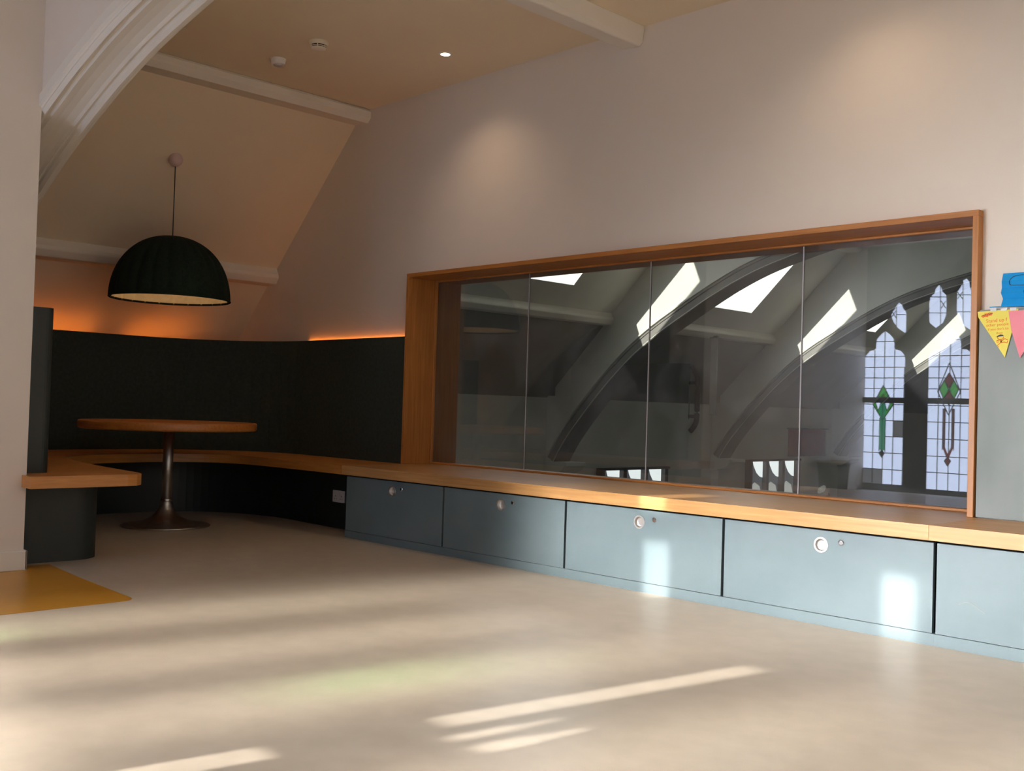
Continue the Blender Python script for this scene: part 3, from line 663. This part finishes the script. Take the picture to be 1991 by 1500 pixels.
mesh('card', prism(NB(), [(-.066, .0), (.11, .008), (-.014, -.209), (-.052, -.085)], 'y', -.001, 0), M_pink, pp)
# blue folded paper leaning on the wall on top of the pinboard
bp = thing('folded_paper', 'blue pleated paper with outlined speech shapes on top of the pinboard', 'paper', (-1.80, 4.805, 1.440))
fb = NB(); prof = [(0, -.012), (.039, .007), (.064, -.009), (.087, .005), (.115, -.011), (.152, .007)]
A = [[fb.verts.new((x+(.003*math.sin(z*60) if x == 0 else 0), y, z)) for z, y in prof] for x in (0, .6)]
for k2 in range(len(prof)-1): fb.faces.new((A[0][k2], A[1][k2], A[1][k2+1], A[0][k2+1]))
o = mesh('sheet', fb, M_blue, bp); s_ = o.modifiers.new('s', 'SOLIDIFY'); s_.thickness = .001
mesh('flap', BX(-.045, .6, -.022, -.010, .0, .003), M_blue, bp)
def fold_y(z):
    for (a, ya), (b, yb) in zip(prof, prof[1:]):
        if a <= z <= b: return ya+(yb-ya)*(z-a)/(b-a)
    return 0
ol = NB()
c1 = [(.075, .139), (.050, .134), (.036, .115), (.034, .102), (.045, .096), (.13, .093), (.2, .095), (.2, .142), (.075, .139)]
tube(ol, [(x, fold_y(z)-.003, z) for x, z in catmull([(a, 0, b) and (a, b) for a, b in c1], 5)], .0011, 5)
tube(ol, [(.128+.033*math.cos(a), fold_y(.065+.024*math.sin(a))-.003, .065+.024*math.sin(a)) for a in [i*PI/10 for i in range(21)]], .0011, 5)
tube(ol, [(.116, fold_y(z)-.003, z) for z in (.043, .039, .02, .006)], .0011, 5)
mesh('drawn_outline', ol, M_inkd, bp)
text('And', .022, .112, -.013, .112, M_inkd, bp, .1)

# shuttlecock behind the glass
sh = thing('shuttlecock', 'white shuttlecock lying on the sill behind the glass', 'shuttlecock', (-2.825, 5.118, .497))
ax_ = Vector((-.25, -.62, .50)).normalized(); RQ = ax_.to_track_quat('Z', 'Y'); P0 = Vector((.01, .045, .012))
def place(o): o.rotation_mode = 'QUATERNION'; o.rotation_quaternion = RQ; o.location = P0
sk2 = NB()
for i in range(16):
    a = 2*PI*i/16
    q = [(.011, -.12, .014), (.011, .12, .014), (.027, .165, .052), (.028, 0, .058), (.027, -.165, .052)]
    sk2.faces.new([sk2.verts.new((r*math.cos(a+da), r*math.sin(a+da), z)) for r, da, z in q])
o = mesh('feather_skirt', sk2, M_feather, sh); place(o); o.modifiers.new('s', 'SOLIDIFY').thickness = .001
rg = NB(); tube(rg, [(.021*math.cos(i*PI/12), .021*math.sin(i*PI/12), .036) for i in range(25)], .0008, 5); place(mesh('thread_ring', rg, M_feather, sh))
ck = NB(); bmesh.ops.create_uvsphere(ck, u_segments=20, v_segments=12, radius=.012); bmesh.ops.translate(ck, vec=(0, 0, .006), verts=ck.verts); place(mesh('cork_tip', ck, M_cork, sh, smooth=True))

# ------------------------------------------------------------------ round pedestal table
TX, TY = -7.15, 3.555
tb = thing('pedestal_table', 'round oak table on a brushed steel trumpet pedestal in the booth', 'table', (TX, TY, 0))
o = mesh('table_top', lathe(NB(), [(.0, .698), (.60, .698), (.614, .703), (.618, .712), (.618, .748), (.613, .755), (.605, .757), (0, .757)], n=96, cap=False), M_oakt, tb)
for p in o.data.polygons: p.use_smooth = abs(p.normal.z) < .9
mesh('pole', lathe(NB(), [(.036, .17), (.036, .698)], n=32), M_steel, tb, smooth=True)
base = [(0, 0.0), (.305, 0.0), (.31, .004), (.31, .010), (.29, .016), (.22, .026), (.15, .044), (.10, .070), (.070, .10), (.052, .135), (.042, .165), (.040, .185), (.036, .187)]
o = mesh('pedestal_base', lathe(NB(), base, n=64, cap=False), M_steel, tb, smooth=True)
mesh('collar', lathe(NB(), [(.039, .180), (.043, .182), (.043, .196), (.039, .198)], n=32), M_chrome, tb, smooth=True)

# ------------------------------------------------------------------ pendant lamp
LX, LY = -7.22, 3.56
pl = thing('pendant_lamp', 'large dark green ribbed felt dome pendant above the round table', 'lamp', (LX, LY, 1.645))
R0, H0 = .415, .465
def shade(bm, dr, n=192, m=26):
    rings = []
    for j in range(m+1):
        t = j/m; a = t*PI/2*.985
        r = (R0)*math.cos(a)**.92; z = H0*math.sin(a)
        rings.append([bm.verts.new(((r-dr+ (.013*(1-t**4))*abs(math.sin(24*PI*k3/n*1.0))*1.0)*math.cos(2*PI*k3/n), (r-dr+(.013*(1-t**4))*abs(math.sin(24*PI*k3/n)))*math.sin(2*PI*k3/n), z-(dr if t > .9 else 0))) for k3 in range(n)])
    for a, b in zip(rings, rings[1:]):
        for k3 in range(n): bm.faces.new((a[k3], a[(k3+1) % n], b[(k3+1) % n], b[k3]))
    bm.faces.new(rings[-1]); return bm
mesh('shade', shade(NB(), 0), M_shade, pl, smooth=True)
mesh('shade_lining', shade(NB(), .008), M_shadein, pl, smooth=True)['label'] = 'pale lining'
mesh('rim', lathe(NB(), [(.404, .002), (.425, -.004), (.430, .002), (.425, .010), (.410, .010), (.404, .002)], n=96, cap=False), M_shade, pl, smooth=True)
mesh('cord', tube(NB(), [(0, 0, H0-.005), (0, 0, slope_z(LX)-1.645-.05)], .004, 8), M_cord, pl)
cz = slope_z(LX)-1.645
rose = NB(); bmesh.ops.create_uvsphere(rose, u_segments=28, v_segments=16, radius=.052); bmesh.ops.scale(rose, vec=(1, 1, 1), verts=rose.verts)
bmesh.ops.translate(rose, vec=(0, 0, cz-.022), verts=rose.verts); M_rosep = principled('pinkish_plastic', (.62, .47, .46), .5)
mesh('ceiling_rose', rose, M_rosep, pl, smooth=True)['label'] = 'pinkish dome ceiling rose'
bl = NB(); bmesh.ops.create_uvsphere(bl, u_segments=20, v_segments=12, radius=.045); bmesh.ops.translate(bl, vec=(0, 0, .25), verts=bl.verts)
mesh('bulb', bl, M_bulb, pl, smooth=True)
mesh('lamp_holder', tube(NB(), [(0, 0, .29), (0, 0, H0-.02)], .02, 12), M_dark, pl)

# ------------------------------------------------------------------ ceiling fittings
sd = thing('smoke_detector', 'white slotted smoke detector on the flat ceiling', 'detector', (-5.628, 3.71, ZC))
mesh('base', lathe(NB(), [(.062, 0), (.062, -.012), (.058, -.016), (.0, -.016)], n=40, cap=False), M_cream, sd, smooth=False)
mesh('chamber', lathe(NB(), [(.054, -.014), (.054, -.022)], n=40), M_cream, sd)
for z in (-.024, -.033): mesh('slot', lathe(NB(), [(.0475, z+.0015), (.0475, z-.0065)], n=40), M_black, sd)
mesh('ring', lathe(NB(), [(.050, -.0295), (.052, -.031), (.050, -.0335)], n=40), M_cream, sd)
mesh('cap', lathe(NB(), [(.049, -.038), (.046, -.044), (.030, -.050), (.0, -.052)], n=40, cap=False), M_cream, sd, smooth=True)
rb = NB()
for i in range(6):
    a = i*PI/3+.3; c, s = math.cos(a), math.sin(a); b2 = NB(); box(b2, .044, .052, -.003, .003, -.042, -.02); bmesh.ops.rotate(b2, cent=(0, 0, 0), matrix=Matrix.Rotation(a, 3, 'Z'), verts=b2.verts)
    mesh('rib', b2, M_cream, sd)
ms = thing('motion_sensor', 'small round white motion sensor beside the smoke detector', 'sensor', (-6.117, 3.717, ZC))
mesh('body', lathe(NB(), [(.052, 0), (.052, -.006), (.049, -.008), (.046, -.036), (.040, -.040), (.0, -.040)], n=40, cap=False), M_white, ms, smooth=False)
mesh('lens', lathe(NB(), [(.032, -.040), (.031, -.044), (.02, -.048), (0, -.049)], n=32, cap=False), principled('sensor_lens', (.45, .44, .45), .4), ms, smooth=True)
def downlight(x, y, lab):
    dl = thing('downlight', lab, 'light', (x, y, ZC), 'downlights in the flat ceiling')
    mesh('trim_ring', lathe(NB(), [(.030, -.001), (.030, -.004), (.042, -.005), (.046, -.002), (.046, 0)], n=40, cap=False), M_trim, dl, smooth=True)
    mesh('lens', lathe(NB(), [(.0, -.0035), (.030, -.0035)], n=32, cap=False), M_down, dl)
    sp = bpy.data.lights.new('downlight_beam', 'SPOT'); sp.energy = K_DOWN; sp.color = (1, .72, .46); sp.spot_size = math.radians(125); sp.spot_blend = 1; sp.shadow_soft_size = .04
    spo = bpy.data.objects.new('downlight_beam', sp); C.objects.link(spo); spo.location = (x, y, ZC-.02)
downlight(-5.177, 4.383, 'small lit recessed downlight in the flat ceiling over the booth')
downlight(-2.38, 4.383, 'second recessed downlight in the ceiling above the window')
pt = tag(mesh('blanking_plate', lathe(NB(), [(.0, -.004), (.028, -.004), (.032, 0)], (-6.073, 3.007, ZC), n=24, cap=False), M_cream), 'tiny cream blanking plate on the ceiling beside the arch', 'plate')
